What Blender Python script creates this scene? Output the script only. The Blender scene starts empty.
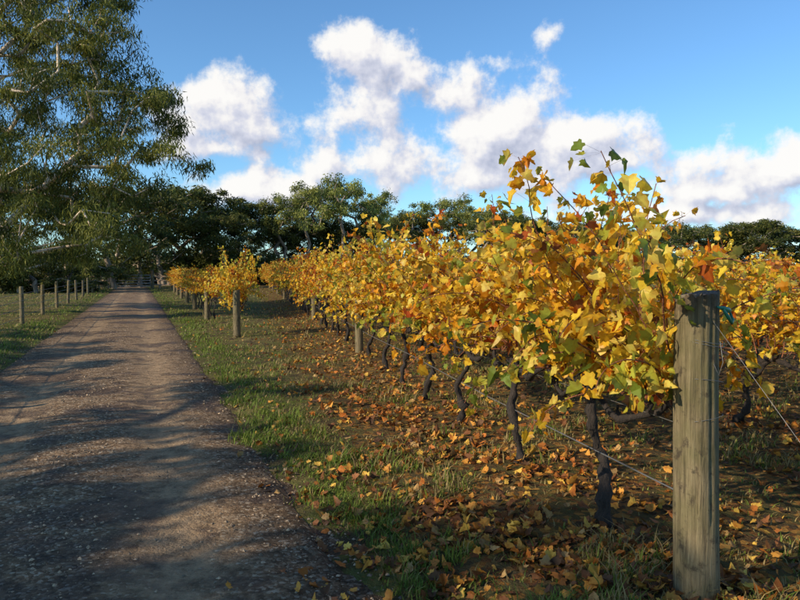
import bpy, math
import numpy as np
from mathutils import Vector
R = np.random.default_rng(7)
scene = bpy.context.scene
F = 700.0; HOR = 272.0; CH = 1.6

# ------------------------------------------------------------------ helpers
class MB:
    def __init__(s): s.V=[];s.C=[];s.L=[];s.n=[];s.M=[];s.nv=0;s.S=[]
    def batch(s, V, faces, col, mat=0, smooth=False):
        V=np.asarray(V,float); N,k,_=V.shape
        col=np.asarray(col,float)
        if col.ndim==1: col=np.broadcast_to(col,(N,3))
        if col.ndim==2: col=np.repeat(col[:,None,:],k,1)
        s.V.append(V.reshape(-1,3)); s.C.append(col.reshape(-1,3))
        base=s.nv+np.arange(N)*k
        for f in faces:
            f=np.array(f)
            s.L.append((base[:,None]+f[None,:]).reshape(-1)); s.n.append(np.full(N,len(f)))
            s.M.append(np.full(N,mat)); s.S.append(np.full(N,smooth))
        s.nv+=N*k
    def tube(s, P, rad, sides=6, col=(.1,.1,.1), mat=0, cap=True, wob=0.0):
        P=np.asarray(P,float); n=len(P); rad=np.broadcast_to(np.asarray(rad,float),(n,))
        T=np.gradient(P,axis=0); T/=np.linalg.norm(T,axis=1)[:,None]+1e-9
        up=np.array([0,0,1.]) if abs(T[0,2])<.9 else np.array([1.,0,0])
        X=np.cross(T,up); X/=np.linalg.norm(X,axis=1)[:,None]+1e-9
        Y=np.cross(T,X)
        a=np.arange(sides)/sides*2*np.pi
        rr=rad[:,None]*(1+wob*R.normal(size=(n,sides)))
        V=P[:,None,:]+rr[...,None]*(np.cos(a)[None,:,None]*X[:,None,:]+np.sin(a)[None,:,None]*Y[:,None,:])
        base=s.nv; s.V.append(V.reshape(-1,3)); s.C.append(np.broadcast_to(np.asarray(col,float),(n*sides,3)))
        i=np.arange(n-1)[:,None]*sides; j=np.arange(sides)[None,:]; j2=(j+1)%sides
        q=np.stack([i+j,i+j2,i+sides+j2,i+sides+j],-1).reshape(-1)+base
        m=(n-1)*sides
        s.L.append(q); s.n.append(np.full(m,4)); s.M.append(np.full(m,mat)); s.S.append(np.full(m,True))
        if cap:
            s.L.append(base+(n-1)*sides+np.arange(sides)); s.n.append(np.array([sides])); s.M.append(np.array([mat])); s.S.append(np.array([False]))
        s.nv+=n*sides
    def mesh(s,name,mats):
        me=bpy.data.meshes.new(name)
        V=np.concatenate(s.V); L=np.concatenate(s.L); n=np.concatenate(s.n); C=np.concatenate(s.C)
        me.vertices.add(len(V)); me.vertices.foreach_set('co',V.astype(np.float32).ravel())
        me.loops.add(len(L)); me.loops.foreach_set('vertex_index',L.astype(np.int32))
        me.polygons.add(len(n)); st=np.concatenate([[0],np.cumsum(n)[:-1]])
        me.polygons.foreach_set('loop_start',st.astype(np.int32))
        me.polygons.foreach_set('loop_total',n.astype(np.int32))
        me.polygons.foreach_set('material_index',np.concatenate(s.M).astype(np.int32))
        me.polygons.foreach_set('use_smooth',np.concatenate(s.S).astype(bool))
        at=me.color_attributes.new('Col','FLOAT_COLOR','POINT')
        at.data.foreach_set('color',np.concatenate([C,np.ones((len(C),1))],1).astype(np.float32).ravel())
        for m in mats: me.materials.append(m)
        me.update(calc_edges=True)
        return me
def add(name,me,loc=(0,0,0),rz=0,sc=(1,1,1),parent=None):
    o=bpy.data.objects.new(name,me); scene.collection.objects.link(o)
    o.location=loc; o.rotation_euler=(0,0,rz); o.scale=sc
    if parent: o.parent=parent
    return o
def unit(v): return v/(np.linalg.norm(v,axis=-1,keepdims=True)+1e-9)
def leaves(mb,P,T,N,size,tmpl,faces,col,mat=0,fold=None,curl=None):
    T=unit(T); X=unit(np.cross(T,N)); N=np.cross(X,T)
    t=np.asarray(tmpl,float); n=len(P)
    if fold is None: fold=np.zeros(n)
    if curl is None: curl=np.zeros(n)
    lz=fold[:,None]*np.abs(t[None,:,0])+curl[:,None]*(t[None,:,1]**2)
    V=P[:,None,:]+size[:,None,None]*(t[None,:,0,None]*X[:,None,:]+t[None,:,1,None]*T[:,None,:]+lz[...,None]*N[:,None,:])
    mb.batch(V,faces,col,mat)
def sstep(a,b,x):
    t=np.clip((x-a)/(b-a),0,1); return t*t*(3-2*t)

# ------------------------------------------------------------------ materials
def newmat(name):
    m=bpy.data.materials.new(name); m.use_nodes=True; nt=m.node_tree; nt.nodes.clear()
    out=nt.nodes.new('ShaderNodeOutputMaterial'); return m,nt,out
def nd(nt,t,**kw):
    n=nt.nodes.new(t)
    for k,v in kw.items(): setattr(n,k,v)
    return n
def ramp(nt,src,stops):
    r=nt.nodes.new('ShaderNodeValToRGB'); e=r.color_ramp.elements
    while len(e)<len(stops): e.new(0.5)
    for x,(p,c) in zip(e,stops):
        x.position=p; x.color=(tuple(c)+(1,) if hasattr(c,'__len__') else (c,c,c,1))
    nt.links.new(src,r.inputs[0]); return r.outputs[0]
def mixc(nt,f,a,b,mode='MIX'):
    m=nt.nodes.new('ShaderNodeMix'); m.data_type='RGBA'; m.blend_type=mode
    for s,i in ((f,0),(a,6),(b,7)):
        if hasattr(s,'links'): nt.links.new(s,m.inputs[i])
        else: m.inputs[i].default_value=s if i==0 else (tuple(s)+(1,))
    return m.outputs[2]
def noise(nt,scale,detail=4,rough=.55,vec=None,dist=0,dim='3D'):
    n=nd(nt,'ShaderNodeTexNoise',noise_dimensions=dim); n.inputs['Scale'].default_value=scale; n.inputs['Detail'].default_value=detail
    n.inputs['Roughness'].default_value=rough; n.inputs['Distortion'].default_value=dist
    if vec is not None: nt.links.new(vec,n.inputs['Vector'])
    return n.outputs['Fac']
def mathn(nt,op,a,b=None,c=None,clamp=False):
    m=nt.nodes.new('ShaderNodeMath'); m.operation=op; m.use_clamp=clamp
    for i,s in enumerate((a,b,c)):
        if s is None: continue
        if hasattr(s,'links'): nt.links.new(s,m.inputs[i])
        else: m.inputs[i].default_value=s
    return m.outputs[0]

def leafmat(name,trans=.35,spot=True,gloss=.5,objvar=0.0,nscale=28,spec=.3):
    m,nt,out=newmat(name)
    col=nd(nt,'ShaderNodeAttribute',attribute_name='Col').outputs['Color']
    if spot:
        tc=nd(nt,'ShaderNodeTexCoord').outputs['Object']
        n=noise(nt,nscale,1,.6,tc)
        f=ramp(nt,n,[(.45,0.0),(.75,.75)])
        col=mixc(nt,f,col,mixc(nt,1.0,col,(.64,.42,.35),'MULTIPLY'))
    if objvar>0:
        oi=nd(nt,'ShaderNodeObjectInfo').outputs['Random']
        hs=nd(nt,'ShaderNodeHueSaturation')
        nt.links.new(mathn(nt,'MULTIPLY_ADD',oi,objvar,.5-objvar*.5),hs.inputs['Hue'])
        nt.links.new(mathn(nt,'MULTIPLY_ADD',oi,objvar*4,1-objvar*2),hs.inputs['Value'])
        nt.links.new(col,hs.inputs['Color']); col=hs.outputs[0]
    p=nd(nt,'ShaderNodeBsdfPrincipled'); p.inputs['Roughness'].default_value=gloss
    p.inputs['Specular IOR Level'].default_value=spec
    nt.links.new(col,p.inputs['Base Color'])
    t=nd(nt,'ShaderNodeBsdfTranslucent'); nt.links.new(col,t.inputs['Color'])
    mx=nd(nt,'ShaderNodeMixShader'); mx.inputs[0].default_value=trans
    nt.links.new(p.outputs[0],mx.inputs[1]); nt.links.new(t.outputs[0],mx.inputs[2])
    nt.links.new(mx.outputs[0],out.inputs[0]); return m
def barkmat(name,scale=30,bump=.6,stretch=(1,1,.25),lo=.45,hi=1.5):
    m,nt,out=newmat(name)
    col=nd(nt,'ShaderNodeAttribute',attribute_name='Col').outputs['Color']
    tc=nd(nt,'ShaderNodeTexCoord').outputs['Object']
    mp=nd(nt,'ShaderNodeMapping'); mp.inputs['Scale'].default_value=stretch; nt.links.new(tc,mp.inputs[0])
    n=noise(nt,scale,4,.65,mp.outputs[0])
    k=ramp(nt,n,[(.3,lo),(.7,hi)])
    c=mixc(nt,1.0,col,k,'MULTIPLY')
    p=nd(nt,'ShaderNodeBsdfPrincipled'); p.inputs['Roughness'].default_value=.85
    nt.links.new(c,p.inputs['Base Color'])
    b=nd(nt,'ShaderNodeBump'); b.inputs['Strength'].default_value=bump; b.inputs['Distance'].default_value=.02
    nt.links.new(n,b.inputs['Height']); nt.links.new(b.outputs[0],p.inputs['Normal'])
    nt.links.new(p.outputs[0],out.inputs[0]); return m
M_vine=leafmat('vine_leaf',.46,True,.40,.02,34,.28)
M_vbark=barkmat('vine_bark',60,1.0)
M_gum=leafmat('gum_leaf',.30,False,.5,.03,28,.18)
M_gbark=barkmat('gum_bark',3,.3,(1,1,.3),.55,1.35)
M_grass=leafmat('grass_blade',.3,False,.55,0,28,.2)
M_fallen=leafmat('fallen_leaf',.12,True,.6,0,40,.2)
M_stone=barkmat('gravel_stone',80,.3,(1,1,1),.7,1.3)
m,nt,out=newmat('galvanised_wire'); p=nd(nt,'ShaderNodeBsdfPrincipled'); p.inputs['Metallic'].default_value=.6
p.inputs['Roughness'].default_value=.5
tc=nd(nt,'ShaderNodeTexCoord').outputs['Object']
nt.links.new(mixc(nt,noise(nt,20,3,.5,tc),(.18,.17,.16),(.30,.29,.27)),p.inputs['Base Color']); nt.links.new(p.outputs[0],out.inputs[0]); M_wire=m

# ------------------------------------------------------------------ layout
SL=-0.374
def roadR(y): return 1.04+SL*y
def roadL(y): return -2.24+SL*y
RS=-0.217
def rowX(y,i=0): return 2.13+2.9*i+RS*y
def edge(y): return .10*np.sin(1.1*y+.4)+.07*np.sin(2.9*y+1)+.05*np.sin(6.7*y+2)+.03*np.sin(15*y)
def gz(x,y):
    x=np.asarray(x,float); y=np.asarray(y,float)
    s=np.maximum(x-roadR(y),roadL(y)-x)*.937
    m=sstep(-.12,.55,s+edge(y)+.05*np.sin(5*x+9*y))
    z=-.035+m*(.075+.022*np.sin(1.3*x+.5*y)*np.sin(.9*y-.4*x)+.010*np.sin(4.1*x+1.3*y)+.008*np.sin(5.3*y-2.2*x))
    for i in range(3):
        d=(x-rowX(y,i)); z=z+.05*np.exp(-(d/.45)**2)*(y>2)*(y<80)
    return z

# ------------------------------------------------------------------ ground
def axis(lo,hi,c,n,fine):
    t=np.linspace(-1,1,n); g=np.sinh(t*fine)/np.sinh(fine)
    return np.where(g<0,c+g*(c-lo),c+g*(hi-c))
xs=axis(-1500,1500,-1,420,7.2); ys=axis(-400,2500,6,420,7.0)
GX,GY=np.meshgrid(xs,ys)
GZ=gz(GX,GY)
mb=MB(); nX=len(xs); nY=len(ys)
mb.V.append(np.stack([GX,GY,GZ],-1).reshape(-1,3)); mb.C.append(np.full((nX*nY,3),.1)); mb.nv=nX*nY
i,j=np.meshgrid(np.arange(nY-1),np.arange(nX-1),indexing='ij'); a=i*nX+j
q=np.stack([a,a+1,a+nX+1,a+nX],-1).reshape(-1); mb.L.append(q); k=(nX-1)*(nY-1)
mb.n.append(np.full(k,4)); mb.M.append(np.zeros(k)); mb.S.append(np.full(k,True))
m,nt,out=newmat('ground_grass_litter')
geo=nd(nt,'ShaderNodeNewGeometry').outputs['Position']
sx=nd(nt,'ShaderNodeSeparateXYZ'); nt.links.new(geo,sx.inputs[0]); X=sx.outputs[0]; Y=sx.outputs[1]
nA=noise(nt,.35,4,.6,geo); nB=noise(nt,3.2,5,.65,geo); nC=noise(nt,38,4,.7,geo)
green=mixc(nt,nC,(.04,.065,.012),(.14,.19,.035))
dry=mixc(nt,nC,(.11,.085,.03),(.36,.28,.10))
soil=mixc(nt,nC,(.025,.018,.012),(.12,.08,.048))
f1=ramp(nt,mathn(nt,'ADD',mathn(nt,'MULTIPLY',nA,.6),mathn(nt,'MULTIPLY',nB,.4)),[(.38,0.0),(.56,1.0)])
base=mixc(nt,f1,green,dry)
base=mixc(nt,ramp(nt,nB,[(.45,0.0),(.60,.85)]),base,soil)
t=mathn(nt,'SUBTRACT',mathn(nt,'MULTIPLY_ADD',Y,RS,2.13),X)
tw=mathn(nt,'ADD',t,mathn(nt,'MULTIPLY_ADD',nB,1.2,-.6))
band=nd(nt,'ShaderNodeMapRange'); band.interpolation_type='SMOOTHSTEP'
for kx,v in (('From Min',1.7),('From Max',.8),('To Min',0),('To Max',1)): band.inputs[kx].default_value=v
nt.links.new(tw,band.inputs['Value'])
yl=nd(nt,'ShaderNodeMapRange'); yl.inputs['From Min'].default_value=95; yl.inputs['From Max'].default_value=80; nt.links.new(Y,yl.inputs['Value'])
vor=nd(nt,'ShaderNodeTexVoronoi'); vor.inputs['Scale'].default_value=22; nt.links.new(geo,vor.inputs['Vector'])
vs=nd(nt,'ShaderNodeSeparateColor'); nt.links.new(vor.outputs['Color'],vs.inputs[0])
lit=ramp(nt,vs.outputs[0],[(0,(.05,.03,.015)),(.3,(.17,.075,.027)),(.6,(.34,.15,.035)),(.85,(.50,.26,.06)),(1,(.10,.10,.03))])
bb=mathn(nt,'MULTIPLY',band.outputs[0],yl.outputs[0])
base=mixc(nt,mathn(nt,'MULTIPLY',bb,.5),base,soil)
lf=mathn(nt,'MULTIPLY',bb,ramp(nt,vs.outputs[1],[(.48,.08),(.62,.9)]))
base=mixc(nt,lf,base,lit)
p=nd(nt,'ShaderNodeBsdfPrincipled'); p.inputs['Roughness'].default_value=.95; p.inputs['Specular IOR Level'].default_value=.1
nt.links.new(base,p.inputs['Base Color'])
b=nd(nt,'ShaderNodeBump'); b.inputs['Strength'].default_value=.9; b.inputs['Distance'].default_value=.06
nt.links.new(mathn(nt,'ADD',nB,nC),b.inputs['Height']); nt.links.new(b.outputs[0],p.inputs['Normal'])
nt.links.new(p.outputs[0],out.inputs[0])
add('ground',mb.mesh('ground',[m]))

# ------------------------------------------------------------------ road
def rprof(u,x,y):
    e=np.minimum(u,1-u)
    z=.002+.030*(1-np.exp(-(np.clip(e,0,1)/.14)**2))-.026*(np.exp(-((u-.27)/.08)**2)+np.exp(-((u-.74)/.08)**2))
    z=z+.006*np.sin(2.3*y+3*x)*np.sin(1.7*x-.6*y)+.003*np.sin(9*y+2*x)*np.sin(7*x-3*y)
    return np.where(e<0,-.03,z)
mb=MB(); yy=np.concatenate([np.linspace(-20,14,420),np.linspace(14.2,84,240)]); u=np.linspace(-.05,1.05,55)
UU,YY=np.meshgrid(u,yy); XX=roadL(YY)+UU*(roadR(YY)-roadL(YY))
ZZ=rprof(UU,XX,YY)
mb.V.append(np.stack([XX,YY,ZZ],-1).reshape(-1,3)); C=np.zeros((UU.size,3)); C[:,0]=UU.ravel(); mb.C.append(C); mb.nv=UU.size
nX=len(u);nY=len(yy); i,j=np.meshgrid(np.arange(nY-1),np.arange(nX-1),indexing='ij'); a=i*nX+j
q=np.stack([a,a+1,a+nX+1,a+nX],-1).reshape(-1); mb.L.append(q); k=(nX-1)*(nY-1)
mb.n.append(np.full(k,4)); mb.M.append(np.zeros(k)); mb.S.append(np.full(k,True))
m,nt,out=newmat('gravel_road')
geo=nd(nt,'ShaderNodeNewGeometry').outputs['Position']
at=nd(nt,'ShaderNodeAttribute',attribute_name='Col'); sc_=nd(nt,'ShaderNodeSeparateColor'); nt.links.new(at.outputs['Color'],sc_.inputs[0]); U=sc_.outputs[0]
nA=noise(nt,.8,6,.65,geo); nB=noise(nt,7,6,.75,geo); nC=noise(nt,70,4,.8,geo)
v=nd(nt,'ShaderNodeTexVoronoi'); v.inputs['Scale'].default_value=48; v.inputs['Randomness'].default_value=1; nt.links.new(geo,v.inputs['Vector'])
vs=nd(nt,'ShaderNodeSeparateColor'); nt.links.new(v.outputs['Color'],vs.inputs[0])
st=ramp(nt,vs.outputs[0],[(0,(.12,.07,.038)),(.55,(.26,.16,.085)),(.85,(.43,.30,.18)),(1,(.70,.58,.42))])
fine=mixc(nt,nC,(.15,.086,.043),(.51,.33,.175))
tr=mathn(nt,'ADD',U,mathn(nt,'MULTIPLY_ADD',nA,.22,-.11))
track=ramp(nt,tr,[(0,0.0),(.16,.1),(.27,1.0),(.40,.05),(.6,.05),(.74,1.0),(.88,.1),(1,0.0)])
col=mixc(nt,mathn(nt,'MULTIPLY_ADD',track,-.65,.8),fine,st)
col=mixc(nt,mathn(nt,'MULTIPLY',track,.6),col,(.50,.345,.20))
edgeD=ramp(nt,U,[(0,.55),(.14,1.0),(.86,1.0),(1,.55)])
col=mixc(nt,1.0,col,edgeD,'MULTIPLY')
col=mixc(nt,1.0,col,ramp(nt,nB,[(.34,(.42,.40,.38)),(.5,(.95,.93,.9)),(.68,(1.35,1.3,1.24))]),'MULTIPLY')
wet=ramp(nt,nA,[(.52,0.0),(.57,.85)])
col=mixc(nt,wet,col,mixc(nt,1.0,col,(.40,.38,.40),'MULTIPLY'))
p=nd(nt,'ShaderNodeBsdfPrincipled'); nt.links.new(mathn(nt,'MULTIPLY_ADD',wet,-.4,.9),p.inputs['Roughness']); p.inputs['Specular IOR Level'].default_value=.2
nt.links.new(col,p.inputs['Base Color'])
b=nd(nt,'ShaderNodeBump'); b.inputs['Strength'].default_value=.85; b.inputs['Distance'].default_value=.04
h=mathn(nt,'ADD',mathn(nt,'MULTIPLY',v.outputs['Distance'],-.25),mathn(nt,'ADD',mathn(nt,'MULTIPLY',nB,1.8),mathn(nt,'MULTIPLY',nC,.45)))
nt.links.new(h,b.inputs['Height']); nt.links.new(b.outputs[0],p.inputs['Normal']); nt.links.new(p.outputs[0],out.inputs[0])
add('gravel_road',mb.mesh('gravel_road',[m]))
def roadz(x,y):
    u=(x-roadL(y))/(roadR(y)-roadL(y)); return rprof(u,x,y)

def polar(n,r0,r1,a0,a1,pw=0.0):
    q=R.random(n)
    if pw==0: r=r0*(r1/r0)**q
    else: r=(r0**pw+q*(r1**pw-r0**pw))**(1/pw)
    a=np.radians(a0+(a1-a0)*R.random(n)); return r*np.sin(a),r*np.cos(a),r
x,y,r=polar(100000,2.3,22,-75,25,.5)
u=(x-roadL(y))/(roadR(y)-roadL(y))
pr=np.where((u>-.08)&(u<1.08),.15+.8*np.exp(-((u-.5)/.1)**2)+.9*np.exp(-(np.minimum(abs(u),abs(1-u))/.09)**2),0)*np.clip(.2+1.2*(.5+.5*np.sin(2.1*y+4*x)*np.sin(3.3*x-1.4*y+1)),0,1)
k=R.random(len(x))<pr; x,y,r,u=x[k],y[k],r[k],u[k]; n=len(x)
z=np.maximum(roadz(x,y),gz(x,y))
s=(.0025+.012*R.random(n)**4)*(1+.03*r)
o=np.array([[1,0,0],[0,1,0],[-1,0,0],[0,-1,0],[0,0,.7],[0,0,-.7]],float)
V=o[None]*(.6+.8*R.random((n,6,1))); th=R.random(n)*6.28
Vr=V.copy(); Vr[...,0]=V[...,0]*np.cos(th)[:,None]-V[...,1]*np.sin(th)[:,None]; Vr[...,1]=V[...,0]*np.sin(th)[:,None]+V[...,1]*np.cos(th)[:,None]
V=Vr*s[:,None,None]+np.stack([x,y,z+.2*s],-1)[:,None]
c=np.array([.38,.265,.16])[None]*(.4+1.2*R.random((n,1))**1.5)
mb=MB(); mb.batch(V,[(0,1,4),(1,2,4),(2,3,4),(3,0,4),(1,0,5),(2,1,5),(3,2,5),(0,3,5)],c); add('gravel',mb.mesh('gravel',[M_stone]))

# ------------------------------------------------------------------ grass
def lown(x,y,s,ph=0):
    return .5+.25*(np.sin(x*s+1.7*np.sin(y*s*.7+ph)+ph)+np.sin(y*s*1.1+1.3*np.sin(x*s*.9+ph*2)))
def grass(name,n,r0,r1,a0,a1,hs,pw):
    x,y,r=polar(n,r0,r1,a0,a1,pw)
    x=x+.03*R.normal(size=n); 
    dr=x-roadR(y)+edge(y); dl=roadL(y)-x+edge(y); t=rowX(y)-x
    out_=(dr>-.05)|(dl>-.05)
    green=np.exp(-((dr-.28)/.55)**2)*(dr>-.1)+.8*np.exp(-((dl-.5)/.8)**2)*(dl>-.1)
    pn=lown(x,y,2.1,.3)*.35+lown(x,y,6.3,1.1)*.35+lown(x,y,17,2.1)*.3
    dens=np.where(dr>0,np.where(t>1.2,.06+.95*sstep(.40,.75,pn)+.6*green,.05+.8*sstep(.48,.75,pn)),.25+.9*pn)
    dens=np.maximum(dens*sstep(-.02,.35,np.maximum(dr,dl)+.35*(pn-.5)),0)
    for i in range(3): dens*=1-.6*np.exp(-((x-rowX(y,i))/.35)**2)
    k=out_&(R.random(n)<dens); x,y,r,green,pn,t,dr,dl=[q[k] for q in (x,y,r,green,pn,t,dr,dl)]; n=len(x)
    lush=np.clip(green*.85+.75*(pn-.52),0,1)
    h=(.013+.028*R.random(n)+.042*lush*R.random(n)+.10*(pn>.67)*R.random(n)**2.5)*hs*(1+.008*r)
    w=(.0018+.0016*R.random(n))*(1+.14*r)
    th=R.random(n)*6.28; d=np.stack([np.cos(th),np.sin(th)],-1); ln=(.2+R.random(n)*1.4)*h
    side=np.stack([-d[:,1],d[:,0]],-1)
    z0=gz(x,y)-.005
    V=np.zeros((n,5,3)); P=np.stack([x,y],-1)
    V[:,0,:2]=P-side*w[:,None]; V[:,1,:2]=P+side*w[:,None]; V[:,0,2]=V[:,1,2]=z0
    V[:,2,:2]=P+side*w[:,None]*.7+d*(ln*.3)[:,None]; V[:,3,:2]=P-side*w[:,None]*.7+d*(ln*.3)[:,None]; V[:,2,2]=V[:,3,2]=z0+h*.6
    V[:,4,:2]=P+d*ln[:,None]; V[:,4,2]=z0+h
    g=np.array([.085,.14,.018]); g2=np.array([.24,.29,.045]); dr_=np.array([.42,.31,.12])
    k1=R.random((n,1)); c=g*(1-k1)+g2*k1
    pd=np.clip(.72-.75*lush,0.10,1); dm=(R.random(n)<pd)[:,None]; c=np.where(dm,dr_*(.45+.7*R.random((n,1))),c)
    mb=MB(); mb.batch(V,[(0,1,2,3),(3,2,4)],c); add(name,mb.mesh(name,[M_grass])); print('grass',n)
grass('grass',500000,2.2,24,-78,60,1.0,.25)
grass('grass',130000,20,75,-50,40,1.1,.6)

# ------------------------------------------------------------------ leaves
half=[(0,-.02),(.24,-.17),(.50,-.08),(.42,.14),(.67,.40),(.40,.50),(.33,.74),(0,1.0)]
LT=half+[(-a,b) for a,b in half[-2:0:-1]]
nL=len(LT); LT=LT+[(0,.28)]
LF=[(i,(i+1)%nL,nL) for i in range(nL)]
PAL=np.array([[.95,.68,.05],[.93,.55,.03],[.86,.36,.02],[.96,.78,.13],[.58,.15,.02],[.56,.56,.06],[.24,.33,.04],[.32,.13,.035]])
x,y,r=polar(90000,2.3,32,-40,48,.4)
t=rowX(y)-x
pr=np.exp(-((t-.25)/.7)**2)*.62+.06*(x>roadR(y))+.22*np.exp(-((t-1.2)/.6)**2)+.003
pr+=.5*np.exp(-((x-rowX(y,1))/.7)**2)+.06*(t<0)
pr*=np.clip(-.05+1.9*lown(x,y,3.3,2.)*lown(x,y,9.3,1.)*1.6,0.10,1.3)
pr=np.where(x<roadR(y)-.3,pr*.07,pr)
k=(R.random(len(x))<pr); x,y,r=x[k],y[k],r[k]; n=len(x)
onroad=(x<roadR(y))&(x>roadL(y)); z=np.where(onroad,roadz(x,y),gz(x,y))+.006+.03*R.random(n)*(~onroad)
th=R.random(n)*6.28; T=np.stack([np.cos(th),np.sin(th),R.normal(size=n)*.3],-1)
N=np.stack([R.normal(size=n)*.6,R.normal(size=n)*.6,np.ones(n)],-1)
pal=np.array([[.62,.29,.05],[.46,.16,.03],[.76,.47,.08],[.25,.10,.035],[.13,.065,.03],[.46,.28,.10]])
c=pal[R.choice(6,n,p=[.22,.22,.12,.20,.14,.10])]*(.6+.6*R.random((n,1)))
mb=MB(); leaves(mb,np.stack([x,y,z],-1),T,N,(.022+.043*R.random(n)),LT,LF,c,0,R.normal(size=n)*.6,R.normal(size=n)*.6)
add('fallen_leaves',mb.mesh('fallen_leaves',[M_fallen])); print('fallen',n)

# ------------------------------------------------------------------ vines
def vine(seed,nsh=30,greenish=.12,reddish=.1,top=1.0,hl=(.72,.72),dens=34):
    global R
    R=np.random.default_rng(seed); mb=MB()
    bark=(.034,.024,.018)
    lean=R.normal()*.20; k=19
    zs=np.linspace(-.05,.80,k)
    ph=R.random(2)*6
    px=lean*(1-zs/.8)+.05*np.sin(zs*11+ph[0])*np.sin(np.clip(zs,0,1)*3.9)+.008*R.normal(size=k); py=.05*np.sin(zs*9+ph[1])*np.sin(np.clip(zs,0,1)*3.9)+.008*R.normal(size=k)
    rad=np.linspace(.034,.025,k)*(1+.22*R.normal(size=k)); rad[0]*=1.6; rad[-1]*=1.7; rad[-2]*=1.4
    kn=R.integers(4,k-4); rad[kn]*=1.35
    mb.tube(np.stack([px,py,zs],-1),np.clip(rad,.015,.07),10,bark,1,True,.17)
    for sgn,hh in ((-1,hl[0]),(1,hl[1])):
        kk=11; tt=np.linspace(0,1,kk); X_=px[-1]+sgn*tt*hh
        P=np.stack([X_,py[-1]+.025*np.sin(tt*9+R.random()*6),.78+.06*np.sin(tt*6+R.random()*3)-.05*(1-tt)+.01*R.normal(size=kk)],-1)
        mb.tube(P,np.linspace(.028,.014,kk)*(1+.22*R.normal(size=kk)),7,bark,1,True,.12)
        for q in range(2,kk,2):
            s_=P[q]; mb.tube([s_,s_+np.array([R.normal()*.02,R.normal()*.02,.045]),s_+np.array([R.normal()*.03,R.normal()*.03,.08])],[.014,.010,.008],5,bark,1,True,.1)
    LP=[];LTn=[];LN=[];LC=[];LS=[]
    for s in range(nsh):
        x0=-hl[0]+R.random()*(hl[0]+hl[1]); mode=R.random()
        L=.74+.62*R.random(); nn=16
        d=np.array([R.normal()*.32,R.normal()*.28,1.0])
        if mode>.70: d=np.array([R.normal()*.5,np.sign(R.normal())*(.40+.45*R.random()),.8])
        if mode>.95: d=np.array([R.normal()*.9,np.sign(R.normal())*.7,.1]); L*=.7
        d=unit(d); p=np.array([x0,R.normal()*.03,.84]); P=[p]
        drop=.03+.05*R.random()+(.03 if mode>.70 else 0)
        if mode<.16: drop=.0; L*=1.12
        for q in range(nn):
            d=unit(d+np.array([R.normal()*.10,R.normal()*.10+.02*np.sign(d[1]),-drop*(q/nn)*2.4+R.normal()*.04]))
            p=p+d*L/nn
            if p[2]>(2.0+.16*(mode<.16))*top: d[2]*=-.2
            P.append(p)
        P=np.array(P); mb.tube(P,np.linspace(.006,.0025,nn+1),4,(.28,.10,.045),1,False)
        cl=R.random()
        pc=np.array([.31,.24,.12,.20,.03,.07,.01,.02])
        if cl<greenish: pc=np.array([.22,.02,.0,.18,.0,.34,.24,.0])
        elif cl<greenish+reddish: pc=np.array([.10,.22,.34,.04,.20,.0,.0,.10])
        pc=pc/pc.sum()
        bare=R.random()<.10
        nl=int(dens*(.35 if bare else 1.0)*L); ts=np.clip(.03+R.random(nl)**.75,0,.995)*nn; ts=np.minimum(ts,nn*.995); ii=ts.astype(int); fr=(ts-ii)[:,None]
        bp=P[ii]*(1-fr)+P[ii+1]*fr
        az=R.random(nl)*6.28; off=unit(np.stack([np.cos(az),np.sin(az)*1.1,R.normal(size=nl)*.5+.1],-1)); ol=.03+.09*R.random(nl)
        lp=bp+off*ol[:,None]
        tn=unit(off*.8+np.stack([R.normal(size=nl)*.5,R.normal(size=nl)*.5,-.75+R.normal(size=nl)*.5],-1))
        ln=unit(np.stack([off[:,0]*.5+R.normal(size=nl)*.6,off[:,1]*.7+R.normal(size=nl)*.6,.5+R.normal(size=nl)*.5],-1))
        LP.append(lp);LTn.append(tn);LN.append(ln);LS.append((.030+.052*R.random(nl))*(1-.22*ts/nn))
        ch=R.choice(8,nl,p=pc); LC.append(PAL[ch]*(.75+.4*R.random((nl,1))))
        w=.0012; sd=unit(np.cross(off,np.array([0,0,1.])))*w
        mb.batch(np.stack([bp-sd,bp+sd,lp+sd,lp-sd],1),[(0,1,2,3)],(.35,.12,.04),1)
    P=np.concatenate(LP); n=len(P); C=np.concatenate(LC)
    C4=np.repeat(C[:,None,:],nL+1,1)*1.0
    C4[:,:nL,:]*=(1-.30*R.random((n,1,1))*np.array([.4,1,1]))
    leaves(mb,P,np.concatenate(LTn),np.concatenate(LN),np.concatenate(LS)*1.12,LT,LF,C4,0,.2+R.normal(size=n)*.55,R.normal(size=n)*.6-.15)
    return mb.mesh('grape_vine',[M_vine,M_vbark])
RZ=math.atan2(1,RS)
near=[vine(100,58,.26,.06,1.03,(1.02,.72),42)]+[vine(100+i,40 if i<4 else 37,[.22,.28,.26,.32,.18,.24,.15,.15][i],.06,1.02,(.72,.72),40) for i in range(1,8)]
var=[vine(200+i,30,.08+.03*i,.08+.03*i,1,(.72,.72),35) for i in range(5)]
redv=[vine(300+i,28,.02,.5,1,(.72,.72),36) for i in range(3)]
R=np.random.default_rng(55)
k=0
ysp=[4.35,5.62,6.85,8.15,9.5,10.8,12.1,13.5]
while True:
    if k<8: me=near[k]; y=ysp[k]
    else:
        y+=1.38; me=(var if R.random()>min(.6,y/80) else redv)
        me=me[R.integers(len(me))]
    if y>72: break
    X_=rowX(y); add('grape_vine',me,(X_,y,float(gz(X_,y))),RZ+(math.pi if R.random()<.5 and k>7 else 0),(1.0,1.0,1.0+.05*R.normal()*(k>1)))
    k+=1
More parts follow.
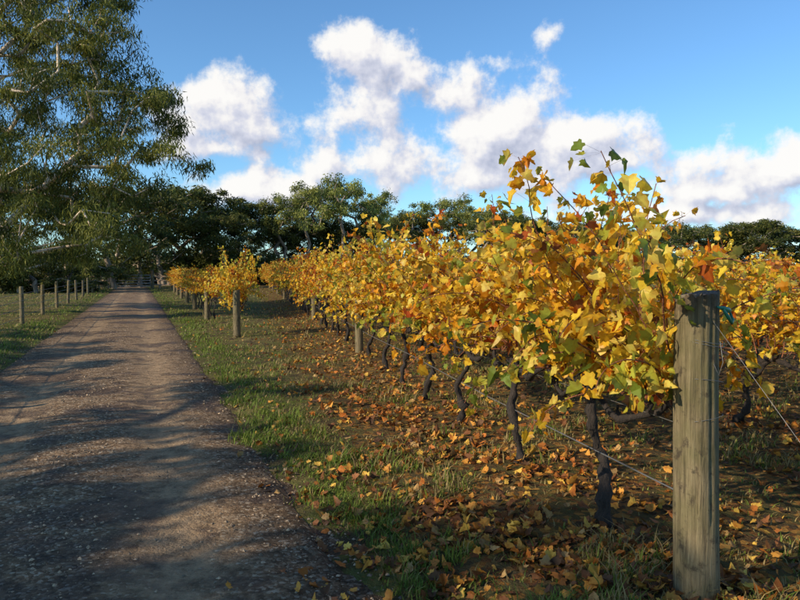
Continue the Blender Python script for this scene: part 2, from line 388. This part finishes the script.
for i in range(1,5):
    y=5.2+.6*i if i>1 else 5.35
    while y<(58 if i<3 else 40):
        me=var[R.integers(5)]; X_=rowX(y,i)
        if i!=1 or R.random()>.04: add('grape_vine',me,(X_,y,float(gz(X_,y))),RZ+(math.pi if R.random()<.5 else 0),(1,1,.94+.05*R.normal()))
        y+=1.45
RM=-.358
def midX(y): return -3.95+RM*(y-17)
RZm=math.atan2(1,RM)
add('grape_vine',near[6],(midX(17.1),17.1,.05),RZm+.6,(.50,.85,1.03))
add('grape_vine',near[5],(midX(17.3),17.5,.05),RZm+2.6,(.45,.80,.98))
y=23.
while y<62:
    me=redv[R.integers(3)]
    add('grape_vine',me,(midX(y),y,float(gz(midX(y),y))),RZm+(math.pi if R.random()<.5 else 0),(1,.8,.88)); y+=1.5

# ------------------------------------------------------------------ posts
m,nt,out=newmat('weathered_post_wood')
tc=nd(nt,'ShaderNodeTexCoord').outputs['Object']
mp=nd(nt,'ShaderNodeMapping'); mp.inputs['Scale'].default_value=(1,1,.06); nt.links.new(tc,mp.inputs[0])
n1=noise(nt,60,6,.7,mp.outputs[0],.3); n2=noise(nt,5,4,.6,tc); n3=noise(nt,11,6,.75,tc)
c=ramp(nt,n1,[(.30,(.03,.022,.012)),(.44,(.15,.11,.055)),(.6,(.26,.20,.105)),(.8,(.40,.325,.18))])
c=mixc(nt,ramp(nt,n2,[(.42,0.0),(.66,.65)]),c,(.12,.105,.035))
c=mixc(nt,ramp(nt,n3,[(.54,0.0),(.64,.8)]),c,(.045,.03,.016))
sp=nd(nt,'ShaderNodeSeparateXYZ'); nt.links.new(tc,sp.inputs[0])
tp_=nd(nt,'ShaderNodeMapRange'); tp_.inputs['From Min'].default_value=1.34; tp_.inputs['From Max'].default_value=1.44; nt.links.new(mathn(nt,'ADD',sp.outputs[2],mathn(nt,'MULTIPLY',n3,.08)),tp_.inputs['Value'])
c=mixc(nt,mathn(nt,'MULTIPLY',tp_.outputs[0],.6),c,(.06,.035,.02))
p=nd(nt,'ShaderNodeBsdfPrincipled'); p.inputs['Roughness'].default_value=.85; nt.links.new(c,p.inputs['Base Color'])
b=nd(nt,'ShaderNodeBump'); b.inputs['Strength'].default_value=1.0; b.inputs['Distance'].default_value=.012; nt.links.new(n1,b.inputs['Height']); nt.links.new(b.outputs[0],p.inputs['Normal'])
nt.links.new(p.outputs[0],out.inputs[0]); M_post=m
m,nt,out=newmat('post_end_grain')
tc=nd(nt,'ShaderNodeTexCoord').outputs['Object']
w=nd(nt,'ShaderNodeTexWave',wave_type='RINGS',rings_direction='Z'); w.inputs['Scale'].default_value=18; w.inputs['Distortion'].default_value=3; nt.links.new(tc,w.inputs['Vector'])
p=nd(nt,'ShaderNodeBsdfPrincipled'); p.inputs['Roughness'].default_value=.9; nt.links.new(ramp(nt,w.outputs['Fac'],[(0,(.05,.04,.03)),(1,(.17,.14,.10))]),p.inputs['Base Color'])
nt.links.new(p.outputs[0],out.inputs[0]); M_end=m
m,nt,out=newmat('green_plastic'); p=nd(nt,'ShaderNodeBsdfPrincipled'); p.inputs['Roughness'].default_value=.4
tc=nd(nt,'ShaderNodeTexCoord').outputs['Object']
nt.links.new(mixc(nt,noise(nt,30,3,.5,tc),(.02,.16,.09),(.03,.24,.14)),p.inputs['Base Color']); nt.links.new(p.outputs[0],out.inputs[0]); M_green=m
def postmesh(r,h,seed=0,sides=28,bury=.2,nz=14):
    rg=np.random.default_rng(seed); mb=MB(); a=np.arange(sides)/sides*2*np.pi
    zs=np.concatenate([[-bury],np.linspace(0,h-.02,nz),[h-.008,h]]); rs=np.concatenate([np.linspace(r*1.03,r*.97,nz+1),[r*.955,r*.90]])
    prof=1+.025*np.sin(a*3+rg.random()*6)+.015*np.sin(a*7+rg.random()*6)
    P2=np.repeat(prof[None],len(zs),0)
    for _ in range(6):
        ck=rg.integers(sides); z0=h*(.2+.75*rg.random()); P2[zs>z0-.0,ck]*=.92
    P2*=1+.006*rg.normal(size=P2.shape)
    bow=.014*np.sin(zs*1.6+rg.random()*6)
    topslope=(.012*np.cos(a)+.005*rg.normal(size=sides))[None]*(zs[:,None]>h-.015)
    V=np.stack([rs[:,None]*np.cos(a)[None]*P2+bow[:,None],rs[:,None]*np.sin(a)[None]*P2,np.repeat(zs[:,None],sides,1)+topslope],-1)
    n=len(zs); mb.V.append(V.reshape(-1,3)); mb.C.append(np.full((n*sides,3),.2)); mb.nv=n*sides
    i=np.arange(n-1)[:,None]*sides; j=np.arange(sides)[None]; j2=(j+1)%sides
    mb.L.append(np.stack([i+j,i+j2,i+sides+j2,i+sides+j],-1).reshape(-1)); k=(n-1)*sides
    mb.n.append(np.full(k,4)); mb.M.append(np.zeros(k)); mb.S.append(np.full(k,True))
    mb.L.append((n-1)*sides+np.arange(sides)); mb.n.append(np.array([sides])); mb.M.append(np.array([1])); mb.S.append(np.array([False]))
    return mb.mesh('post',[M_post,M_end])
PX,PY=1.375,3.2
PZ=float(gz(PX,PY))
e=bpy.data.objects.new('wooden_vineyard_post',None); scene.collection.objects.link(e); e.location=(PX,PY,PZ)
add('post_timber',postmesh(.098,1.50-PZ,3,64,.2,40),parent=e)
mb=MB()
for zz in (1.30,1.285,.93,1.10):
    a=np.linspace(0,2*np.pi,40); mb.tube(np.stack([.102*np.cos(a)+.0,.102*np.sin(a),zz+.022*np.sin(a+zz*9)-PZ],-1),.0013,5,(.3,.3,.3),0)
mb.tube([(.05,-.095,1.29-PZ),(.055,-.115,1.20-PZ),(.04,-.108,1.14-PZ),(.02,-.104,1.19-PZ)],.0014,5,(.3,.3,.3),0)
add('wire_wrap',mb.mesh('wire_wrap',[M_wire]),parent=e)
mb=MB()
mb.tube(np.array([[.03,-.098,1.445],[.06,-.090,1.44],[.09,-.070,1.43],[.11,-.045,1.425],[.118,-.01,1.43]])-np.array([0,0,PZ]),[.004,.010,.014,.012,.006],6,(.02,.2,.1),0)
mb.tube(np.array([[.06,-.095,1.435],[.085,-.092,1.40],[.11,-.075,1.37],[.125,-.05,1.385],[.12,-.03,1.42]])-np.array([0,0,PZ]),[.006,.009,.006,.008,.005],6,(.02,.2,.1),0)
add('tie_strap',mb.mesh('tie_strap',[M_green]),parent=e)
pm=[postmesh(.075,1.45,10+i,18) for i in range(3)]
for i in range(0,5):
    for q,y in enumerate(np.arange(12.7 if i==0 else 4.6+.6*i,70 if i<3 else 42,9.0)):
        X_=rowX(y,i); add('wooden_vineyard_post',pm[(i+q)%3],(X_-.12*(i==0),y+.25*(i==0),float(gz(X_,y))),q*1.3)
pm2=[postmesh(.085,1.25,20+i,18) for i in range(3)]
for q,y in enumerate([16.7,23,29,35,41,47,53,59]):
    X_=midX(y)-.05-.2*(q>0); add('wooden_vineyard_post',pm2[q%3],(X_,y,float(gz(X_,y))),q*1.7,(1,1,.9 if q==0 else .95))
mb=MB()
for i in range(0,5):
    y0=PY if i==0 else 4.6+.6*i; y1=70 if i<3 else 42
    for h in (.82,1.12,1.42) if i<2 else (1.1,1.42):
        ys_=np.arange(y0,y1,3.0); P=np.stack([rowX(ys_,i)+(0.0),ys_,h+.03-.015*(np.arange(len(ys_))%3>0)],-1); mb.tube(P,.0022,4,(.3,.3,.3),0,False)
    if i==0:
        ys_=np.arange(PY,70,3.); mb.tube(np.stack([rowX(ys_)-.02,ys_,np.full(len(ys_),.52)-.02*(np.arange(len(ys_))%2)],-1),.0045,5,(.3,.3,.3),0,False)
mb.tube(np.array([[PX+.02,PY-.09,1.38],[PX+.35,PY-1.75,0.03]]),.0013,4,(.3,.3,.3),0)
mb.tube(np.array([[rowX(5.2,1),5.2,1.3],[rowX(3.6,1),3.6,.02]]),.002,4,(.3,.3,.3),0)
ys_=np.arange(16.7,60,3.); 
for h in (.8,1.15): mb.tube(np.stack([midX(ys_),ys_,np.full(len(ys_),h)],-1),.0018,4,(.3,.3,.3),0,False)
add('trellis_wire',mb.mesh('trellis_wire',[M_wire]))
fp=[postmesh(.065,1.05,30+i,14) for i in range(3)]
fe=bpy.data.objects.new('paddock_fence',None); scene.collection.objects.link(fe)
fx=lambda y: -3.5+SL*y
rgp=np.random.default_rng(3)
for q,y in enumerate(np.arange(-2,70,4.6)):
    o=add('fence_post',fp[q%3],(fx(y),y,float(gz(fx(y),y))),q,(1,1,.9+.2*rgp.random()),parent=fe); o.rotation_euler=(rgp.normal()*.03,rgp.normal()*.04,q)
mb=MB(); ys_=np.arange(-2,70,2.3)
for h in (.25,.5,.72,.92): mb.tube(np.stack([fx(ys_)+.07,ys_,np.full(len(ys_),h+.04)],-1),.006,4,(.3,.3,.3),0,False)
add('fence_wire',mb.mesh('fence_wire',[M_wire]),parent=fe)
ge=bpy.data.objects.new('farm_gate',None); scene.collection.objects.link(ge)
def box(mb,c,s,col=(.1,.07,.05)):
    x,y,z=c;a,b,d=s[0]/2,s[1]/2,s[2]/2
    V=np.array([[x+i*a,y+j*b,z+k*d] for i in(-1,1) for j in(-1,1) for k in(-1,1)])[None]
    mb.batch(V,[(0,1,3,2),(4,6,7,5),(0,4,5,1),(2,3,7,6),(0,2,6,4),(1,5,7,3)],col)
M_rail=barkmat('rail_timber',12,.3,(.2,1,1))
GY_=66
gx0=roadL(GY_)-.3; gx1=roadR(GY_)+.3
mb=MB(); 
for h in (.3,.55,.8,1.05,1.3): box(mb,((gx0+gx1)/2,GY_,h),(gx1-gx0-.3,.04,.10),(.34,.29,.24))
for q in np.linspace(0,1,4): box(mb,(gx0+.2+(gx1-gx0-.4)*q,GY_+.045,.8),(.09,.04,1.15),(.34,.29,.24))
add('gate_leaf',mb.mesh('gate_leaf',[M_rail]),parent=ge)
for X_ in (gx0,gx1): add('gate_post',postmesh(.14,1.8,int(abs(X_)),16),(X_,GY_,0),parent=ge)
mb=MB()
for s0,s1 in ((gx0-14,gx0-.15),(gx1+.15,gx1+9)):
    for h in (.4,.8,1.2): box(mb,((s0+s1)/2,GY_,h),(s1-s0,.05,.13),(.34,.23,.15))
    for q in np.arange(s0+.5,s1,2.2): box(mb,(q,GY_+.09,.65),(.14,.12,1.4),(.32,.23,.16))
add('timber_rail_fence',mb.mesh('timber_rail_fence',[M_rail]))

# ------------------------------------------------------------------ trees
GT=[(0,0),(.5,.4),(0,1),(-.5,.4)]
def tree(seed,trunk,clusters,nsub,subr,nleaf,clr,leaf,wid=.2,r_tip=.012,bark=(.32,.26,.2),cols=None,step=.7,hang=.8,pw=.45,flat=.6):
    rg=np.random.default_rng(seed); mb=MB()
    nodes=[np.array(p,float) for p in trunk]; par=[-1]+list(range(len(trunk)-1)); 
    tg=[]
    for c in clusters:
        k=max(1,int(nsub*(c[3]/subr)**2*.12))
        for _ in range(k):
            v=unit(rg.normal(size=3))*c[3]*(.35+.65*rg.random()**.5); v[2]*=flat
            tg.append(np.array(c[:3])+v)
    fork=nodes[-1]; tg.sort(key=lambda p: np.linalg.norm(p-fork)+rg.random()*.5)
    tips=[]
    for p in tg:
        A=np.array(nodes); d=np.linalg.norm(A-p,axis=1)
        hgt=np.maximum(0,A[:,2]-p[2]+.2)*.7
        d=d+hgt; d[:max(1,len(trunk)-2)]+=3
        b=int(np.argmin(d)); q=nodes[b]; L=np.linalg.norm(p-q); n=max(1,int(L/step)); pr=b
        bend=rg.normal(size=3)*L*.10; bend[2]+=L*.06
        for i in range(1,n+1):
            t=i/n; v=q*(1-t)+p*t+bend*math.sin(math.pi*t)+rg.normal(size=3)*step*.10*(t<1)
            nodes.append(v); par.append(pr); pr=len(nodes)-1
        tips.append(pr)
    A=np.array(nodes); cnt=np.zeros(len(A)); cnt[tips]+=1
    for i in range(len(A)-1,0,-1): cnt[par[i]]+=cnt[i]
    rad=r_tip*np.maximum(cnt,1)**pw
    idx=np.arange(1,len(A)); pa=np.array(par[1:]); P0=A[pa]; P1=A[idx]; r0=np.minimum(rad[pa],rad[idx]*1.35); r1=rad[idx]
    T=unit(P1-P0); up=np.where(np.abs(T[:,2:3])<.9,np.array([[0,0,1.]]),np.array([[1.,0,0]])); X=unit(np.cross(T,up)); Y=np.cross(T,X)
    sd=6; a=np.arange(sd)/sd*2*np.pi
    ring=np.cos(a)[None,:,None]*X[:,None]+np.sin(a)[None,:,None]*Y[:,None]
    V=np.concatenate([(P0-T*r0[:,None]*.3)[:,None]+ring*r0[:,None,None],(P1+T*r1[:,None]*.3)[:,None]+ring*r1[:,None,None]],1)
    bc=np.array(bark)[None]*(.75+.5*rg.random((len(idx),1)))
    mb.batch(V,[(j,(j+1)%sd,sd+(j+1)%sd,sd+j) for j in range(sd)],bc,1,True)
    tp=A[tips]; n=len(tp)*nleaf; ci=np.repeat(np.arange(len(tp)),nleaf)
    off=unit(rg.normal(size=(n,3)))*(rg.random((n,1))**.5); cs=clr*(.6+.7*rg.random(len(tp)))[ci]
    off=off*cs[:,None]*np.array([1,1,.62]); off[:,2]-=.25*cs*(np.hypot(off[:,0],off[:,1])/clr)**2
    P=tp[ci]+off
    T=np.stack([rg.normal(size=n)*.5,rg.normal(size=n)*.5,-hang+rg.normal(size=n)*.45],-1); N=rg.normal(size=(n,3)); N[:,2]+=.4
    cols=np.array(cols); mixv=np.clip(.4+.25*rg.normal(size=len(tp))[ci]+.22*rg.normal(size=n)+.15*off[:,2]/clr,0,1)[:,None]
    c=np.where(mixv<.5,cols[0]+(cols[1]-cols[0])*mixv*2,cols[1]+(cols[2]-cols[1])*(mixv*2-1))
    t=[(a*wid*2,b) for a,b in GT]
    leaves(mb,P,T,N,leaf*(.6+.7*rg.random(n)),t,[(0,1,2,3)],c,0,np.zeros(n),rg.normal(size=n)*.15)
    print('tree tips',len(tp),'leaves',n)
    return mb.mesh('eucalyptus_tree',[M_gum,M_gbark])
B=np.array([-18.5,25.,0.])
def W(px,py,d): return [(px-400)/F*d-B[0],d-B[1],CH+(HOR-py)/F*d]
cl=[W(25,20,25)+[1.9],W(85,30,24)+[1.8],W(115,75,26)+[1.6],W(60,100,24)+[1.9],W(145,120,25)+[1.7],W(180,155,25)+[1.2],W(165,100,26.5)+[1.1],
    W(20,160,23)+[1.8],W(95,155,23.5)+[1.5],W(130,190,24.5)+[1.2],W(35,215,23)+[1.4],W(95,225,22.5)+[1.0],W(70,60,29)+[2.],W(30,90,29)+[2.2],W(100,130,29)+[1.8],
    W(105,-10,26)+[1.5],W(45,-50,25)+[2.2],W(110,-45,28)+[1.2],W(-40,40,24)+[2.2],W(-60,140,24)+[2.2],W(-60,210,22)+[1.6],W(-20,-100,27)+[2.4],
    W(10,250,23)+[1.1],W(60,250,24)+[.9],W(120,235,26)+[.9],W(30,190,28)+[1.8],W(90,200,28)+[1.6],W(20,240,29)+[1.4],W(75,245,29)+[1.2],
    [-4,-2,8,2.2],[-5,3,6,2.2],[-2,4,10,2.4],[0,-4,8,2.2],[-3,-1,12,2.2],[1,5,7,2.],[4,4,5,1.6],[6,3,4,1.3]]
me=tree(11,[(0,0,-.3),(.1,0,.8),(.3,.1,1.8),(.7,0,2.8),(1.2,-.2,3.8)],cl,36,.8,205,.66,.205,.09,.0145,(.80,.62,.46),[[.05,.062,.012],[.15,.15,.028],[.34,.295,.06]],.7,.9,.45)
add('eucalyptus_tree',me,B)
def gum(seed,H,Wd,nc,dark=1.0,low=.35,leaf=.42,nleaf=120,nsub=7,crad=.2,clr=1.0):
    rg=np.random.default_rng(seed); cl=[]
    for i in range(nc):
        a=rg.random()*6.28; z=low+(1-low)*rg.random()**.8; rr=Wd*math.sqrt(max(.05,1-((z-.62)/.45)**2))*(.25+.75*rg.random()**.6)
        cl.append([rr*math.cos(a),rr*math.sin(a),H*min(z,.93),H*crad*(.6+.5*rg.random())])
    lean=rg.normal()*.04*H
    tr=[(0,0,-.3),(lean*.3,0,H*.12),(lean*.6,.1,H*.25),(lean,0,H*.38)]
    c=np.array([[.03,.042,.012],[.09,.10,.022],[.19,.18,.04]])*dark
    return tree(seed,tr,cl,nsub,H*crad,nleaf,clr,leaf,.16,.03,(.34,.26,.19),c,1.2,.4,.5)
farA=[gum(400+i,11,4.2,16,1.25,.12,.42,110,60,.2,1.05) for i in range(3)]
farB=[gum(420+i,13,4.2,13,2.3,.5,.36,130,42,.15,.95) for i in range(2)]
farC=[gum(440+i,3.2,2.4,12,1.2,.1,.26,80,40,.26,.55) for i in range(2)]
R=np.random.default_rng(5)
def place(px,topy,d,lib,H,name='eucalyptus_tree',par=None,wx=1.0):
    X_=(px-400)/F*d; hh=CH+(HOR-topy)/F*d; s=hh/H
    add(name,lib[R.integers(len(lib))],(X_,d,0),R.random()*6.28,(s*wx,s*wx,s),par)
dm=bpy.data.objects.new('distant_trees',None); scene.collection.objects.link(dm)
for px,ty,d in [(20,190,52),(75,195,60),(115,190,66),(140,184,72),(165,190,80),(190,190,86),(214,194,88),(236,200,90),(258,204,92),(228,216,80)]:
    place(px,ty,d,farA,11,wx=1.15)
for px,ty,d in [(282,190,92),(303,178,90),(318,184,96),(336,170,88),(354,182,94),(372,192,98)]:
    place(px,ty,d,farB,13,wx=.85)
for px in range(270,380,16): place(px,220+R.random()*10,98,farA,11,wx=1.2)
for px in np.arange(380,540,13): place(px,204+R.random()*14,135+R.random()*25,farA if R.random()<.5 else farB,11.5,'distant_tree',dm,1.1)
for px in np.arange(530,960,14): place(px,222+R.random()*14,170+R.random()*60,farA,11,'distant_tree',dm,1.5)
for px in np.arange(-300,20,36): place(px,190+R.random()*20,60+R.random()*30,farA,11,'distant_tree',dm,1.2)
se=bpy.data.objects.new('understorey_shrubs',None); scene.collection.objects.link(se)
for px in np.arange(-60,100,16): place(px,254+R.random()*8,50+R.random()*8,farC,3.2,'shrub',se,1.2)
for px in np.arange(90,300,10): place(px,252+R.random()*12,84+R.random()*6,farC,3.2,'shrub',se,1.5)
shade=[gum(470+i,8,3.4,10,1.0,.30,.26,110,48,.15,.5) for i in range(2)]
for (X_,y,s,z) in [(-10.2,-3.2,.82,0),(-11.9,-.7,.76,1),(-13.4,1.8,.80,2),(-8.4,-5.8,.84,3),(-15.2,4.8,.78,4),(-17.2,8.2,.76,5),(-12.6,-4.6,.92,5),(-19,12.5,.7,6)]:
    add('eucalyptus_tree',shade[z%2],(X_,y,0),z*1.9,(s*1.1,s*1.1,s))
mb=MB(); xs=np.linspace(-900,1200,120); h=14+9*np.sin(xs/170.)+5*np.sin(xs/61.)+1.5*np.sin(xs/13.)
V=np.zeros((120,3,3)); V[:,0]=np.stack([xs,np.full(120,900.),np.full(120,-1.)],-1); V[:,1]=np.stack([xs,np.full(120,1000.),np.clip(h,3,None)],-1); V[:,2]=np.stack([xs,np.full(120,1200.),np.full(120,-1.)],-1)
mb.V.append(V.reshape(-1,3)); mb.C.append(np.tile([[.05,.07,.04]],(360,1))); mb.nv=360
for a in (0,1):
    i=np.arange(119)*3+a; mb.L.append(np.stack([i,i+3,i+4,i+1],-1).reshape(-1)); mb.n.append(np.full(119,4)); mb.M.append(np.zeros(119)); mb.S.append(np.full(119,True))
add('hills',mb.mesh('hills',[barkmat('hill_cover',.05,.2,(1,1,1))]))

# ------------------------------------------------------------------ light
az=math.radians(-121); el=math.radians(26)
sd=Vector((math.sin(az)*math.cos(el),math.cos(az)*math.cos(el),math.sin(el)))
L=bpy.data.lights.new('sun','SUN'); L.energy=5.0; L.angle=math.radians(.5); L.color=(1,.87,.66)
lo=bpy.data.objects.new('sun',L); scene.collection.objects.link(lo); lo.rotation_euler=sd.to_track_quat('Z','Y').to_euler()
w=bpy.data.worlds.new('World'); scene.world=w; w.use_nodes=True; nt=w.node_tree; nt.nodes.clear()
out=nt.nodes.new('ShaderNodeOutputWorld')
sky=nd(nt,'ShaderNodeTexSky',sky_type='NISHITA'); sky.sun_disc=False; sky.sun_elevation=el; sky.sun_rotation=az
sky.air_density=1.0; sky.dust_density=.2; sky.ozone_density=3.0
bg=nd(nt,'ShaderNodeBackground'); bg.inputs['Strength'].default_value=.145
nt.links.new(mixc(nt,1.0,sky.outputs[0],(.80,1.10,1.28),'MULTIPLY'),bg.inputs['Color'])
tc=nd(nt,'ShaderNodeTexCoord').outputs['Generated']
s=nd(nt,'ShaderNodeSeparateXYZ'); nt.links.new(tc,s.inputs[0])
A=mathn(nt,'ARCTAN2',s.outputs[0],s.outputs[1]); E=mathn(nt,'ARCSINE',s.outputs[2])
cb=nd(nt,'ShaderNodeCombineXYZ'); nt.links.new(A,cb.inputs[0]); nt.links.new(E,cb.inputs[1]); Pv=cb.outputs[0]
blobs=[(235,118,64,36,1.05),(215,150,60,16,.8),(255,190,80,22,.95),(375,58,52,28,1.05),(410,75,40,22,.9),(350,118,50,34,.8),(340,168,55,26,.7),(455,98,42,34,1.0),(500,132,78,42,1.15),(575,142,66,32,1.15),(525,105,34,26,.9),(415,165,62,34,1.0),
 (470,182,80,22,.9),(500,68,22,12,.5),(541,38,14,9,.4),(770,172,80,30,1.1),(720,192,80,18,.9),(690,214,150,18,.85),(790,150,30,16,.9)]
def dens(P,det):
    n1=noise(nt,11,det,.62,P,0,'2D')
    cur=None
    for (px,py,rx,ry,am) in blobs:
        a=math.atan((px-400)/F); e_=math.atan((HOR-py)/math.hypot(F,px-400))
        sb=nd(nt,'ShaderNodeVectorMath',operation='MULTIPLY_ADD'); nt.links.new(P,sb.inputs[0]); sb.inputs[1].default_value=(F/rx,F/ry,0); sb.inputs[2].default_value=(-a*F/rx,-e_*F/ry,0)
        ln=nd(nt,'ShaderNodeVectorMath',operation='LENGTH'); nt.links.new(sb.outputs[0],ln.inputs[0])
        v=mathn(nt,'MULTIPLY_ADD',ln.outputs['Value'],-am*.72,am)
        cur=v if cur is None else mathn(nt,'SMOOTH_MAX',cur,v,.15)
    cur=mathn(nt,'MAXIMUM',cur,-.6)
    return mathn(nt,'ADD',cur,mathn(nt,'MULTIPLY_ADD',n1,1.9,-1.13))
D=dens(Pv,6)
ofn=nd(nt,'ShaderNodeVectorMath',operation='ADD'); nt.links.new(Pv,ofn.inputs[0]); ofn.inputs[1].default_value=(-.014,.020,0)
D2=dens(ofn.outputs[0],4)
mr=nd(nt,'ShaderNodeMapRange'); mr.interpolation_type='SMOOTHSTEP'
for kx,v in (('From Min',-.06),('From Max',.42),('To Min',0),('To Max',.98)): mr.inputs[kx].default_value=v
nt.links.new(D,mr.inputs['Value'])
sh=mathn(nt,'MULTIPLY_ADD',mathn(nt,'SUBTRACT',D,D2),1.3,.58,clamp=True)
cc=ramp(nt,sh,[(0,(.46,.50,.64)),(.45,(.68,.70,.81)),(.75,(.92,.90,.90)),(1,(1.0,.98,.95))])
bc=nd(nt,'ShaderNodeBackground'); bc.inputs['Strength'].default_value=1.0; nt.links.new(cc,bc.inputs['Color'])
mx=nd(nt,'ShaderNodeMixShader'); nt.links.new(mr.outputs[0],mx.inputs[0]); nt.links.new(bg.outputs[0],mx.inputs[1]); nt.links.new(bc.outputs[0],mx.inputs[2])
nt.links.new(mx.outputs[0],out.inputs[0])

# ------------------------------------------------------------------ camera
cd=bpy.data.cameras.new('camera'); cd.sensor_width=36; cd.lens=36*F/800; cd.clip_start=.05; cd.clip_end=6000
co=bpy.data.objects.new('camera',cd); scene.collection.objects.link(co); co.location=(0,0,CH)
co.rotation_euler=(math.radians(90)-math.atan((300-HOR)/F),0,0); scene.camera=co
scene.view_settings.view_transform='Standard'; scene.view_settings.look='None'; scene.view_settings.exposure=0
